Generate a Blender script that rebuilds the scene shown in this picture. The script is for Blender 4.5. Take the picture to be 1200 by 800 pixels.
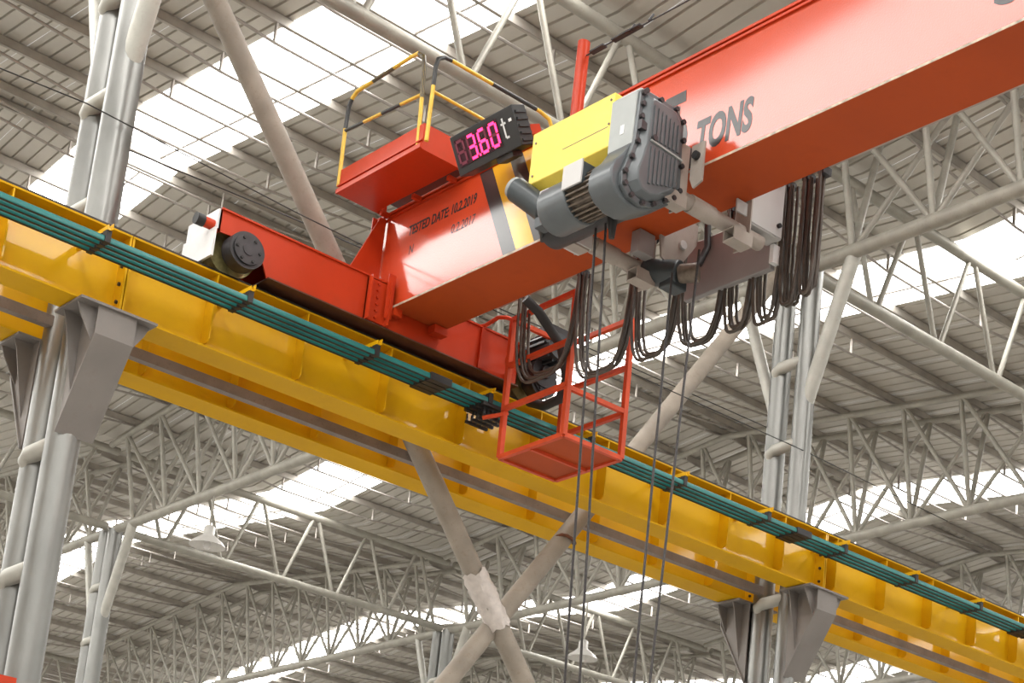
import bpy, math, random
from mathutils import Vector, Matrix
random.seed(7)
for o in list(bpy.data.objects): bpy.data.objects.remove(o)
SC = bpy.context.scene
COL = SC.collection

# ------------------------------------------------------------------ camera, sky, exposure
PITCH, ROLL, YAW = math.radians(12.87), math.radians(4.36), math.radians(45.05)
fw = Vector((math.sin(YAW)*math.cos(PITCH), math.cos(YAW)*math.cos(PITCH), math.sin(PITCH)))
rt = fw.cross(Vector((0, 0, 1))).normalized()
up = rt.cross(fw)
rt2 = math.cos(ROLL)*rt + math.sin(ROLL)*up
up2 = -math.sin(ROLL)*rt + math.cos(ROLL)*up
cd = bpy.data.cameras.new('camera'); cam = bpy.data.objects.new('camera', cd); COL.objects.link(cam)
M = Matrix.Identity(4)
for i in range(3):
    M[i][0] = rt2[i]; M[i][1] = up2[i]; M[i][2] = -fw[i]
M.translation = (0, 0, 1.6)
cam.matrix_world = M
cd.sensor_fit = 'HORIZONTAL'; cd.sensor_width = 36
cd.lens = 2085.7/1200*36
cd.shift_x = (600-883.7)/1200
cd.shift_y = (845.2-400)/1200
cd.clip_end = 500
SC.camera = cam

w = bpy.data.worlds.new('sky'); SC.world = w; w.use_nodes = True
bg = w.node_tree.nodes['Background']
bg.inputs[0].default_value = (0.95, 0.97, 1.0, 1); bg.inputs[1].default_value = 1.0
SKYLIGHT = 8.0
SC.view_settings.view_transform = 'Standard'; SC.view_settings.look = 'None'
SC.view_settings.gamma = 1; SC.view_settings.use_curve_mapping = False
SC.view_settings.exposure = 0.2

# ------------------------------------------------------------------ materials
def mat(name, col, rough=0.5, metal=0.0, coat=0.0, var=0.12, scale=3.0, dirt=None, dirtamt=0.0, bump=0.0, bscale=40, rvar=0.1, stretch=None, coatr=0.15, coatior=1.5, spec=0.5):
    m = bpy.data.materials.new(name); m.use_nodes = True
    nt = m.node_tree; N = nt.nodes; L = nt.links
    b = N['Principled BSDF']
    tc = N.new('ShaderNodeTexCoord')
    src = tc.outputs['Object']
    if stretch:
        mp = N.new('ShaderNodeMapping'); mp.inputs['Scale'].default_value = stretch
        L.new(src, mp.inputs[0]); src = mp.outputs[0]
    n = N.new('ShaderNodeTexNoise'); n.inputs['Scale'].default_value = scale; n.inputs['Detail'].default_value = 6
    L.new(src, n.inputs['Vector'])
    r = N.new('ShaderNodeValToRGB')
    c = col
    r.color_ramp.elements[0].position = 0.3; r.color_ramp.elements[1].position = 0.7
    r.color_ramp.elements[0].color = tuple(max(0, x*(1-var)) for x in c)+(1,)
    r.color_ramp.elements[1].color = tuple(min(1, x*(1+var)) for x in c)+(1,)
    L.new(n.outputs[0], r.inputs[0])
    out = r.outputs[0]
    if dirt:
        n2 = N.new('ShaderNodeTexNoise'); n2.inputs['Scale'].default_value = scale*4; n2.inputs['Detail'].default_value = 10
        n2.inputs['Roughness'].default_value = 0.7
        L.new(src, n2.inputs['Vector'])
        r2 = N.new('ShaderNodeValToRGB'); r2.color_ramp.elements[0].position = 0.52; r2.color_ramp.elements[1].position = 0.72
        r2.color_ramp.elements[1].color = (dirtamt,)*3+(1,); r2.color_ramp.elements[0].color = (0, 0, 0, 1)
        L.new(n2.outputs[0], r2.inputs[0])
        mx = N.new('ShaderNodeMix'); mx.data_type = 'RGBA'
        L.new(r2.outputs[0], mx.inputs[0]); L.new(out, mx.inputs[6]); mx.inputs[7].default_value = dirt+(1,)
        out = mx.outputs[2]
    L.new(out, b.inputs['Base Color'])
    mr = N.new('ShaderNodeMapRange'); mr.inputs[3].default_value = max(0.02, rough-rvar); mr.inputs[4].default_value = min(1, rough+rvar)
    L.new(n.outputs[0], mr.inputs[0]); L.new(mr.outputs[0], b.inputs['Roughness'])
    b.inputs['Metallic'].default_value = metal; b.inputs['Specular IOR Level'].default_value = spec
    b.inputs['Coat Weight'].default_value = coat; b.inputs['Coat IOR'].default_value = coatior; b.inputs['Coat Roughness'].default_value = coatr
    if bump:
        nb = N.new('ShaderNodeTexNoise'); nb.inputs['Scale'].default_value = bscale; nb.inputs['Detail'].default_value = 4
        L.new(src, nb.inputs['Vector'])
        bp = N.new('ShaderNodeBump'); bp.inputs['Strength'].default_value = bump; bp.inputs['Distance'].default_value = 0.01
        L.new(nb.outputs[0], bp.inputs['Height']); L.new(bp.outputs[0], b.inputs['Normal'])
    return m
def emis(name, col, s, base=(0.02, 0.02, 0.02)):
    m = bpy.data.materials.new(name); m.use_nodes = True
    b = m.node_tree.nodes['Principled BSDF']
    b.inputs['Base Color'].default_value = base+(1,); b.inputs['Emission Color'].default_value = col+(1,)
    b.inputs['Emission Strength'].default_value = s
    return m
RED = mat('red_paint', (0.52, 0.042, 0.008), 0.42, coat=0.12, coatr=0.15, spec=0.25, var=0.12, scale=1.2, dirt=(0.34, 0.04, 0.01), dirtamt=0.35, bump=0.1, bscale=25)
REDB = mat('shaded_underside_red', (0.42, 0.065, 0.012), 0.6, spec=0.2, var=0.12, scale=1.0, dirt=(0.28, 0.045, 0.01), dirtamt=0.3)  # darker copy of the girder red, underside shade put into the colour
REDG = mat('girder_red_paint', (0.58, 0.056, 0.012), 0.5, spec=0.2, coat=0.85, coatr=0.11, coatior=1.50, var=0.08, scale=0.9, dirt=(0.42, 0.05, 0.015), dirtamt=0.25, bump=0.3, bscale=70)
REDC = mat('cage_red_paint', (0.62, 0.075, 0.022), 0.5, spec=0.3, var=0.15, scale=6, dirt=(0.40, 0.06, 0.03), dirtamt=0.4)
YEL = mat('yellow_paint', (0.71, 0.39, 0.002), 0.5, spec=0.2, coat=0.40, coatr=0.06, coatior=1.5, var=0.07, scale=0.8, dirt=(0.56, 0.27, 0.002), dirtamt=0.3, bump=0.03, bscale=12)
YELB = mat('flange_yellow_paint', (0.66, 0.36, 0.002), 0.6, spec=0.15, var=0.08, scale=1.2, dirt=(0.50, 0.26, 0.004), dirtamt=0.4)
YELH = mat('hoist_yellow_paint', (0.86, 0.66, 0.09), 0.45, var=0.05, scale=4, dirt=(0.55, 0.42, 0.10), dirtamt=0.35)
YELS = mat('stripe_yellow_paint', (0.80, 0.42, 0.006), 0.5, spec=0.2, coat=0.85, coatr=0.12, coatior=1.43, var=0.08, scale=3)
BLKS = mat('stripe_black_paint', (0.025, 0.022, 0.022), 0.5, spec=0.2, coat=0.85, coatr=0.14, coatior=1.38, var=0.2, scale=3)
LETT = mat('stencil_black_paint', (0.03, 0.025, 0.025), 0.5, spec=0.2, coat=0.7, coatr=0.16, coatior=1.33, var=0.3, scale=20)
RAILY = mat('handrail_yellow', (0.75, 0.48, 0.05), 0.4, var=0.1, scale=20)
RAILB = mat('handrail_black', (0.03, 0.03, 0.03), 0.4, var=0.2, scale=20)
TEAL = mat('teal_plastic', (0.012, 0.17, 0.16), 0.42, var=0.12, scale=2, coat=0.1)
BLACK = mat('black_rubber', (0.02, 0.019, 0.019), 0.55, var=0.2, scale=10)
CABLE = mat('festoon_cable_sheath', (0.075, 0.058, 0.045), 0.5, var=0.3, scale=8)
ROPE = mat('wire_rope_steel', (0.05, 0.045, 0.045), 0.5, metal=0.3, scale=60, var=0.4)
RAIL = mat('dark_rail_steel', (0.045, 0.035, 0.03), 0.5, metal=0.4, scale=5, var=0.4)
DARK = mat('dark_greasy_iron', (0.045, 0.042, 0.045), 0.45, metal=0.3, scale=8, var=0.3)
GALV = mat('galvanised_pipe', (0.23, 0.23, 0.218), 0.36, metal=0.8, scale=4, var=0.16, bump=0.08, bscale=60, stretch=(1, 1, 0.4))
PIPE = mat('cream_primed_pipe', (0.34, 0.325, 0.28), 0.5, metal=0.2, scale=5, var=0.16, dirt=(0.22, 0.19, 0.155), dirtamt=0.5)
CREAM = mat('pale_brace_pipe', (0.44, 0.43, 0.385), 0.45, metal=0.2, scale=6, var=0.12, dirt=(0.28, 0.25, 0.21), dirtamt=0.4)
RUSTP = mat('weathered_brace_pipe', (0.29, 0.25, 0.205), 0.6, scale=5, var=0.18, dirt=(0.19, 0.135, 0.095), dirtamt=0.55)
CORB = mat('grey_bracket_paint', (0.21, 0.19, 0.175), 0.55, scale=3, var=0.12, dirt=(0.16, 0.12, 0.10), dirtamt=0.3)
TIE = mat('dull_angle_steel', (0.23, 0.19, 0.165), 0.6, metal=0.2, scale=6, var=0.2, dirt=(0.10, 0.06, 0.045), dirtamt=0.5)
ROOF = mat('roof_sheet_metal', (0.56, 0.53, 0.475), 0.36, metal=0.35, scale=0.6, var=0.10, dirt=(0.45, 0.415, 0.37), dirtamt=0.35)
PURL = mat('purlin_steel', (0.40, 0.37, 0.33), 0.5, metal=0.3, scale=3, var=0.2)
ROD = mat('tension_rod_steel', (0.35, 0.32, 0.29), 0.4, metal=0.5, scale=3, var=0.2)
GREYG = mat('gearbox_grey_paint', (0.095, 0.108, 0.116), 0.42, coat=0.2, scale=8, var=0.1)
GREYL = mat('light_grey_cast_paint', (0.36, 0.38, 0.37), 0.45, scale=8, var=0.06)
MOTOR = mat('motor_dark_grey', (0.042, 0.052, 0.058), 0.45, scale=8, var=0.2, coat=0.15)
FIN = mat('oily_motor_fins', (0.17, 0.135, 0.105), 0.5, metal=0.2, scale=20, var=0.4, dirt=(0.05, 0.04, 0.03), dirtamt=0.6)
TROL = mat('trolley_beige_grey', (0.36, 0.31, 0.27), 0.5, scale=6, var=0.12, dirt=(0.2, 0.15, 0.12), dirtamt=0.3)
PANEL = mat('grey_steel_box', (0.30, 0.28, 0.275), 0.45, scale=4, var=0.06)
CTRL = mat('pale_grey_cabinet', (0.52, 0.51, 0.50), 0.45, scale=4, var=0.04)
WHITE = mat('white_cover', (0.75, 0.74, 0.73), 0.4, scale=10, var=0.05)
TAPE = mat('crumpled_plastic_wrap', (0.60, 0.54, 0.50), 0.35, scale=15, var=0.12, bump=0.8, bscale=18)
RUST = mat('rust_patch', (0.13, 0.045, 0.02), 0.8, scale=30, var=0.4)
WHEELY = mat('worn_wheel_rim', (0.42, 0.36, 0.16), 0.4, metal=0.4, scale=20, var=0.3)
CONC = mat('concrete_floor', (0.34, 0.325, 0.30), 0.8, scale=0.5, var=0.1)
LAMPM = mat('lamp_reflector', (0.62, 0.60, 0.57), 0.4, metal=0.2, scale=10, var=0.05)
DISP = mat('display_black', (0.022, 0.022, 0.023), 0.4, scale=10, var=0.1)
DISPIN = mat('display_window', (0.04, 0.004, 0.012), 0.3, scale=10, var=0.1)
LED = emis('led_red_lit', (1.0, 0.02, 0.12), 4.5)
LEDOFF = emis('led_red_dim', (0.5, 0.01, 0.08), 0.28)
DECAL = mat('white_decal', (0.8, 0.8, 0.8), 0.5, var=0.02)
def skylight_mat():
    m = bpy.data.materials.new('daylit_fibreglass'); m.use_nodes = True
    nt = m.node_tree; b = nt.nodes['Principled BSDF']
    b.inputs['Base Color'].default_value = (0.8, 0.8, 0.8, 1)
    tc = nt.nodes.new('ShaderNodeTexCoord'); n = nt.nodes.new('ShaderNodeTexNoise'); n.inputs['Scale'].default_value = 1.5
    nt.links.new(tc.outputs['Object'], n.inputs['Vector'])
    mr = nt.nodes.new('ShaderNodeMapRange'); mr.inputs[3].default_value = SKYLIGHT*0.9; mr.inputs[4].default_value = SKYLIGHT*1.1
    nt.links.new(n.outputs[0], mr.inputs[0]); nt.links.new(mr.outputs[0], b.inputs['Emission Strength'])
    b.inputs['Emission Color'].default_value = (1, 0.985, 0.955, 1)
    return m
SKYM = skylight_mat()

# ------------------------------------------------------------------ mesh helpers
class MB:
    def __init__(s): s.v = []; s.f = []
    def add(s, vs, fs):
        k = len(s.v); s.v += [tuple(v) for v in vs]; s.f += [tuple(i+k for i in f) for f in fs]; return s
    def box(s, x0, x1, y0, y1, z0, z1):
        return s.add([(x0,y0,z0),(x1,y0,z0),(x1,y1,z0),(x0,y1,z0),(x0,y0,z1),(x1,y0,z1),(x1,y1,z1),(x0,y1,z1)],
                     [(0,3,2,1),(4,5,6,7),(0,1,5,4),(1,2,6,5),(2,3,7,6),(3,0,4,7)])
    def beam(s, a, b, wd, ht, upv=(0, 0, 1)):
        a = Vector(a); b = Vector(b); d = (b-a).normalized(); u = Vector(upv); sd = d.cross(u).normalized(); u = sd.cross(d)
        p = []
        for e in (a, b):
            for i, j in ((-1,-1),(1,-1),(1,1),(-1,1)): p.append(e+sd*i*wd/2+u*j*ht/2)
        return s.add(p, [(0,1,2,3),(7,6,5,4),(0,4,5,1),(1,5,6,2),(2,6,7,3),(3,7,4,0)])
    def tube(s, a, b, r, n=12, r2=None, cap=True):
        return s.path([a, b], r, n, cap, r2)
    def path(s, pts, r, n=8, cap=True, r2=None):
        pts = [Vector(p) for p in pts]; rings = []; k0 = len(s.v)
        ref = Vector((0, 0, 1))
        if abs((pts[1]-pts[0]).normalized().z) > 0.95: ref = Vector((1, 0, 0))
        for i, p in enumerate(pts):
            d = (pts[min(i+1, len(pts)-1)]-pts[max(i-1, 0)]).normalized()
            sd = d.cross(ref)
            if sd.length < 1e-3: sd = d.cross(Vector((0, 1, 0)))
            sd.normalize(); u = sd.cross(d).normalized()
            ref = u if len(pts) > 2 else ref
            rr = r if (r2 is None or i == 0) else r2
            for j in range(n):
                t = 2*math.pi*j/n
                s.v.append(tuple(p+sd*math.cos(t)*rr+u*math.sin(t)*rr))
        for i in range(len(pts)-1):
            for j in range(n):
                a = k0+i*n+j; b = k0+i*n+(j+1) % n
                s.f.append((a, b, b+n, a+n))
        if cap:
            s.f.append(tuple(k0+j for j in range(n))[::-1]); s.f.append(tuple(k0+(len(pts)-1)*n+j for j in range(n)))
        return s
    def prism(s, poly, axis, lo, hi):
        # poly in the two other axes in order (x,y,z) without axis
        def mk(p, h):
            q = list(p); q.insert(axis, h); return tuple(q)
        n = len(poly)
        vs = [mk(p, lo) for p in poly]+[mk(p, hi) for p in poly]
        fs = [tuple(range(n)), tuple(range(2*n-1, n-1, -1))]+[(i, i+n, (i+1) % n+n, (i+1) % n) for i in range(n)]
        return s.add(vs, fs)
    def lathe(s, prof, c, n=20):
        # prof: (radius, z)
        k = len(s.v)
        for r, z in prof:
            for j in range(n):
                t = 2*math.pi*j/n; s.v.append((c[0]+r*math.cos(t), c[1]+r*math.sin(t), c[2]+z))
        for i in range(len(prof)-1):
            for j in range(n):
                a = k+i*n+j; b = k+i*n+(j+1) % n; s.f.append((a, b, b+n, a+n))
        return s
    def build(s, name, m, parent=None, ang=50, bevel=0):
        me = bpy.data.meshes.new(name); me.from_pydata(s.v, [], s.f); me.materials.append(m)
        import bmesh
        bm = bmesh.new(); bm.from_mesh(me); bmesh.ops.recalc_face_normals(bm, faces=bm.faces); bm.to_mesh(me); bm.free()
        me.polygons.foreach_set('use_smooth', [True]*len(me.polygons))
        me.set_sharp_from_angle(angle=math.radians(ang)); me.update()
        return link(name, me, parent, bevel)
def wloc(p):
    v = Vector(p.location)
    while p.parent is not None: p = p.parent; v += p.location
    return v
def link(name, me, parent=None, bevel=0):
    o = bpy.data.objects.new(name, me); COL.objects.link(o)
    if parent is not None:
        o.parent = parent
        if parent.data is None: o.location = -wloc(parent)
    if bevel:
        b = o.modifiers.new('bevel', 'BEVEL'); b.width = bevel; b.segments = 2; b.limit_method = 'ANGLE'; b.angle_limit = math.radians(40)
    return o
def tag(o, label=None, cat=None, group=None, kind=None):
    if label: o['label'] = label
    if cat: o['category'] = cat
    if group: o['group'] = group
    if kind: o['kind'] = kind
    return o
def empty(name, loc, label=None, cat=None, group=None, kind=None):
    o = bpy.data.objects.new(name, None); COL.objects.link(o); o.location = loc; o.empty_display_size = 0.2
    return tag(o, label, cat, group, kind)

# ------------------------------------------------------------------ roof geometry
VAL0, BAY = 13.3, 17.0
def zr(y):
    u = (y-VAL0) % BAY
    return 13.02+0.1*(u if u < BAY/2 else BAY-u)
PER, SKW, SK0 = 7.9, 1.26, 9.22
SHW = (PER-SKW)/7
SKX = lambda k: SK0+PER*k+(1.0 if k < 0 else 0)
WF = lambda k: 1.5 if k < 0 else 1.0   # the strips past the left edge are wider (seen mirrored in the girder paint)

fl = MB().box(-150, 200, -150, 200, -0.2, 0).build('floor', CONC); tag(fl, 'smooth grey concrete floor of the workshop, far below the crane', kind='structure')
WALLM = mat('wall_cladding', (0.45, 0.43, 0.40), 0.7, scale=0.4, var=0.08)
for nm, bx in (('wall_left', (-15.3, -15.1, -29.2, 72.8)), ('wall_right', (56.4, 56.6, -29.2, 72.8)), ('wall_front', (-15.1, 56.4, -29.4, -29.2)), ('wall_back', (-15.1, 56.4, 72.8, 73.0))):
    tag(MB().box(*bx, 0, 12.98).build(nm, WALLM), 'plain grey clad outer wall of the workshop, outside the view', kind='structure')

roof = empty('ceiling', (0, 13.3, 13.0), 'pitched corrugated metal roof with daylit skylight strips', kind='structure')
def sheet_mesh(wd, slope, ribs, m, name):
    b = MB(); L = BAY/2; prof = []
    p = wd/ribs
    for i in range(ribs):
        c = (i+0.5)*p
        prof += [(c-0.02, 0), (c-0.012, 0.03), (c+0.012, 0.03), (c+0.02, 0)]
    prof = [(0.002, 0)]+prof+[(wd-0.002, 0)]
    vs = []; fs = []; n = len(prof)
    for y in (0, L):
        for x, z in prof: vs.append((x, y, z+slope*y))
    for i in range(n-1): fs.append((i, i+1, i+1+n, i+n))
    b.add(vs, fs)
    me = bpy.data.meshes.new(name); me.from_pydata(b.v, [], b.f); me.materials.append(m)
    return me
meshes = {}
for sl in (0.1, -0.1):
    meshes['r', sl] = sheet_mesh(SHW, sl, 4, ROOF, 'roof_sheet'); meshes['s', sl] = sheet_mesh(SKW, sl, 5, SKYM, 'skylight_panel')
vis = {0: (9, 30), 1: (1.2, 30), 2: (6, 36), 3: (13, 40), 4: (13, 40), 5: (16, 34)}
rest = MB()
for s in range(-4, 8):
    y0 = VAL0-BAY/2+s*BAY/2
    rising = (s % 2 == 1); sl = 0.1 if rising else -0.1
    z0 = 13.02 if rising else 13.02+0.85
    for k in range(-3, 6):
        xs = SKX(k); nx = SKX(k+1); fx = (nx-xs-SKW/2*(WF(k)+WF(k+1)))/7/SHW
        o = link('skylight_panel', meshes['s', sl], roof); o.location = Vector((xs-SKW/2*WF(k), y0, z0-0.004))-roof.location; o.scale.x = WF(k)
        for j in range(7):
            x = xs+SKW/2*WF(k)+j*SHW*fx
            if s in vis and vis[s][0] <= x <= vis[s][1]:
                o = link('roof_sheet', meshes['r', sl], roof); o.location = Vector((x, y0, z0))-roof.location; o.scale.x = fx
            else:
                rest.add([(v.co.x*fx+x, v.co.y+y0, v.co.z+z0) for v in meshes['r', sl].vertices], [tuple(p.vertices) for p in meshes['r', sl].polygons])
o = rest.build('outer_roof_sheeting', ROOF, roof); o['kind'] = 'stuff'

# ------------------------------------------------------------------ purlins
XC = [5.34, 13.5, 20.93, 28.6, 36.4]
def purlin_meshes(L):
    c = MB(); c.box(0.0, L, -0.025, -0.019, -0.115, 0); c.box(0, L, -0.025, 0.025, -0.006, 0); c.box(0, L, -0.025, 0.025, -0.115, -0.109)
    m = L/2
    r = MB().path([(0.05, 0, -0.10), (m-1.02, 0, -0.36), (m+1.02, 0, -0.36), (L-0.05, 0, -0.10)], 0.019, 6)
    return c, r
pcache = {}
ORD = ['first', 'second', 'third', 'fourth', 'fifth', 'sixth', 'seventh']
PSL = {0: 'roof slope nearest the viewer', 1: 'slope right behind the crane', 2: 'slope past the first ridge', 3: 'slope past the thin far column', 4: 'slope past the second ridge', 5: 'farthest roof slope'}
PBY = ['leftmost bay', 'second bay', 'third bay', 'rightmost bay']
for s, (x0r, x1r) in {0: (13.5, 29), 1: (5.34, 29), 2: (5.34, 37), 3: (13.5, 37), 4: (13.5, 37), 5: (13.5, 29)}.items():
    base = VAL0-BAY/2+s*BAY/2
    for k in range(7):
        off = 1.02+1.214*k
        y = base+off if s % 2 == 1 else base+BAY/2-off
        z = zr(y)-0.012
        for i in range(len(XC)-1):
            a, b = XC[i], XC[i+1]
            if a < x0r-0.5 or b > x1r+0.5: continue
            L = b-a-0.02
            key = round(L, 2)
            if key not in pcache:
                c, r = purlin_meshes(L)
                oc = c.build('channel', PURL); orr = r.build('tension_rod', ROD)
                op = MB().beam((0, 0, -0.115), (0, 0, -0.36), 0.045, 0.02, (1, 0, 0)).build('strut', ROD)
                pcache[key] = (oc.data, orr.data, op.data)
                for q in (oc, orr, op): bpy.data.objects.remove(q)
            e = empty('purlin', (a+0.01, y, z), '%s trussed steel purlin up from the valley, %s, %s' % (ORD[k], PBY[i], PSL[s]), 'roof purlin', 'trussed purlins under the roof')
            dc, dr, dp = pcache[key]
            for nm, d, dx in (('channel', dc, 0), ('tension_rod', dr, 0), ('strut', dp, L/2-1.02), ('strut', dp, L/2+1.02)):
                q = bpy.data.objects.new(nm, d); COL.objects.link(q); q.parent = e; q.location = (dx, 0, 0)
# sag rods between purlins (one thin rod along each bay middle and slope)
SLN = {0: 'the roof slope nearest the camera', 1: 'the roof slope just behind the crane', 2: 'the roof slope past the first ridge', 3: 'the roof slope past the second column row'}
for s, i in ((0, 1), (1, 0), (1, 1), (2, 0), (2, 1), (2, 2), (3, 1), (3, 2)):
    base = VAL0-BAY/2+s*BAY/2; x = (XC[i]+XC[i+1])/2+(0.0 if i else 0.0)
    pts = [(x, y, zr(y)-0.10) for y in (base+0.3, base+BAY/2-0.3)]
    tag(MB().path(pts, 0.016, 6).build('sag_rod', ROD), 'sag rod on %s, %s' % (SLN[s], ('left bay', 'middle bay', 'far right bay')[i]), 'tie rod')

# ------------------------------------------------------------------ trusses
def webs(root, pairs, r, name='web_member', m=PIPE):
    for a, b in pairs: MB().tube(a, b, r, 8).build(name, m, root)
def cross_truss(x, y0, y1, label, r=0.085, r2=0.042, step=1.145, zb=11.3):
    t = empty('roof_truss', (x, (y0+y1)/2, zb), label, 'roof truss')
    MB().tube((x, y0, zb), (x, y1, zb), r, 14).build('bottom_chord', PIPE, t)
    ym = (y0+y1)/2
    for sx in (-0.36, 0.36):
        MB().path([(x+sx, y0+0.05, zr(y0)-0.25), (x+sx, ym, zr(ym)-0.25), (x+sx, y1-0.05, zr(y1)-0.25)], 0.055, 10).build('top_chord', PIPE, t)
    n = int((y1-y0-1.0)/step); st = (y1-y0-1.24)/n
    for i in range(n+1):
        y = y1-0.62-i*st; P = (x, y, zb)
        for sx, dd in ((-0.36, 1), (0.36, -1)):
            webs(t, [(P, (x+sx, y, zr(y)-0.25))], r2)
            ya = y+dd*st*0.97
            if y0 < ya < y1: webs(t, [(P, (x+sx, ya, zr(ya)-0.25))], r2*0.9)
    return t
cross_truss(13.5, -3.7+8.6, 13.1, 'tubular roof truss running toward the viewer from the near right column')
cross_truss(13.5, 13.5, 30.1, 'tubular roof truss spanning from near right column back to thin far column')
cross_truss(20.93, 13.5, 30.1, 'tubular roof truss seen at right behind the near column and above the yellow beam')
cross_truss(20.93, 30.5, 47.1, 'tubular roof truss sloping across the bottom left corner of the view', r2=0.036)
cross_truss(28.6, 13.5, 30.1, 'tubular roof truss low at bottom right under the yellow beams')
cross_truss(28.6, 30.5, 47.1, 'distant tubular roof truss at the bottom behind the crossed pipes', r2=0.036)
cross_truss(13.5, 30.5, 47.1, 'tubular roof truss at far left behind the left column', r2=0.036)
def long_truss(y, xa, xb, label, start, step, r=0.075):
    zb, zt = 11.36, 12.8
    t = empty('lattice_girder', ((xa+xb)/2, y, zb), label, 'roof truss')
    MB().tube((xa, y, zb), (xb, y, zb), r, 14).build('bottom_chord', PIPE, t)
    MB().tube((xa, y, zt), (xb, y, zt), 0.075, 12).build('top_chord', PIPE, t)
    x = xa+start; nodes = []
    while x < xb-0.1: nodes.append(x); x += step
    pr = []
    for n in nodes:
        for d in (-0.5, 0.5):
            if xa < n+d*step < xb: pr.append(((n+d*0.08, y, zb), (n+d*step*0.92, y, zt)))
    webs(t, pr, 0.036)
    return t
long_truss(13.3, 5.4, 13.4, 'zigzag lattice truss high between left and right near columns', 0.78, 1.26)
long_truss(13.3, 13.6, 20.9, 'zigzag lattice truss going right from the near right column', 1.24, 1.23)
long_truss(30.3, 5.4, 13.4, 'zigzag lattice truss at far left edge behind grey bracket', 0.7, 1.26)
long_truss(30.3, 13.6, 20.85, 'zigzag lattice truss under the yellow beams left of the crossed pipes', 0.9, 1.24)
long_truss(30.3, 21.0, 28.5, 'zigzag lattice truss under the yellow beams right of the crossed pipes', 0.9, 1.24)
long_truss(30.3, 28.7, 36.3, 'farthest zigzag lattice truss at bottom right corner', 0.9, 1.24)
long_truss(47.3, 13.6, 20.85, 'distant zigzag lattice truss in the bottom left corner', 0.9, 1.24)

# ------------------------------------------------------------------ columns with brackets
def corbel(x, yf, sgn, par, zt=7.335, hw=0.135):
    # sgn -1: toward the viewer, +1: away.  yf = column face
    Y = lambda d: yf+sgn*d
    c = MB()
    side = [(Y(0), zt-0.02), (Y(0.42), zt-0.02), (Y(0.42), zt-0.24), (Y(0.0), zt-0.93)]
    c.prism(side, 0, x-hw, x-hw+0.012); c.prism(side, 0, x+hw-0.012, x+hw)
    b = c.build('bracket_side', CORB, par)
    MB().prism([(Y(0.42), zt-0.02), (Y(0.432), zt-0.02), (Y(0.432), zt-0.245), (Y(0.0), zt-0.945), (Y(0), zt-0.92), (Y(0.42), zt-0.225)], 0, x-hw-0.02, x+hw+0.02).build('sloping_plate', CORB, b, ang=20)
    MB().box(x-0.31, x+0.31, min(Y(0.0), Y(0.46)), max(Y(0.0), Y(0.46)), zt-0.02, zt).build('top_plate', CORB, b)
    for sx in (-1, 1):
        for d in (0.12, 0.36):
            tri = [(x+sx*hw, zt-0.02), (x+sx*0.29, zt-0.02), (x+sx*0.26, zt-0.1), (x+sx*(hw+0.0), zt-0.22-0.62*(1-d/0.42))]
            MB().prism(tri, 1, Y(d)-0.006, Y(d)+0.006).build('gusset', CORB, b)
    return b
def column(x, y, r, label, brackets=True, gap=0.2, ztop=11.3, struts=(), brace=True, m=GALV):
    t = empty('lattice_column', (x, y, 0), label, 'column')
    MB().tube((x, y-gap, 0), (x, y-gap, ztop), r, 24).build('pipe', m, t)
    MB().tube((x, y+gap, 0), (x, y+gap, ztop), r, 24).build('pipe', m, t)
    for z in struts:
        MB().path([(x-0.02, y+gap, z-0.12), (x-r*0.75, y+gap-0.02, z-0.03), (x-r*0.8, y+gap-0.09, z), (x-r*0.5, y-gap+0.05, z+0.03), (x, y-gap, z+0.03)], 0.07, 12).build('strut', CREAM, t)
    MB().box(x-r-0.05, x+r+0.05, y-gap-r-0.05, y+gap+r+0.05, 0.0, 0.03).build('base_plate', CORB, t)
    if brace:
        MB().tube((x, y-gap-r*0.3, 9.62), (x, y-0.82, 11.28), 0.085, 16).build('haunch_brace', CREAM, t)
        MB().tube((x, y+gap+r*0.3, 9.55), (x, y+0.92, 11.28), 0.07, 16).build('haunch_brace', CREAM, t)
    if brackets:
        corbel(x+0.03, y-gap-r*0.9, -1, t); corbel(x+0.03, y+gap+r*0.9, 1, t)
    return t
sL = [5.3, 6.3, 8.35, 9.33, 10.3]
column(5.34, 13.3, 0.13, 'near left double pipe column, wide and bright, with grey beam brackets', struts=sL)
column(13.53, 13.3, 0.118, 'near right double pipe column carrying brackets under the yellow beams', struts=[5.2, 6.25, 7.28, 8.2, 9.1, 10.1])
column(13.5, 30.3, 0.13, 'thin far double pipe column standing behind the left column', brackets=False, struts=[8.2, 9.2, 10.2], gap=0.17)
column(20.93, 30.3, 0.13, 'far double pipe column just left of the crossed pipes', brackets=False, struts=[8.2, 9.2, 10.2], gap=0.17)
column(28.6, 30.3, 0.13, 'farthest double pipe column below the bottom edge at right', brackets=False, struts=[9.2, 10.2], gap=0.17)

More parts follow.
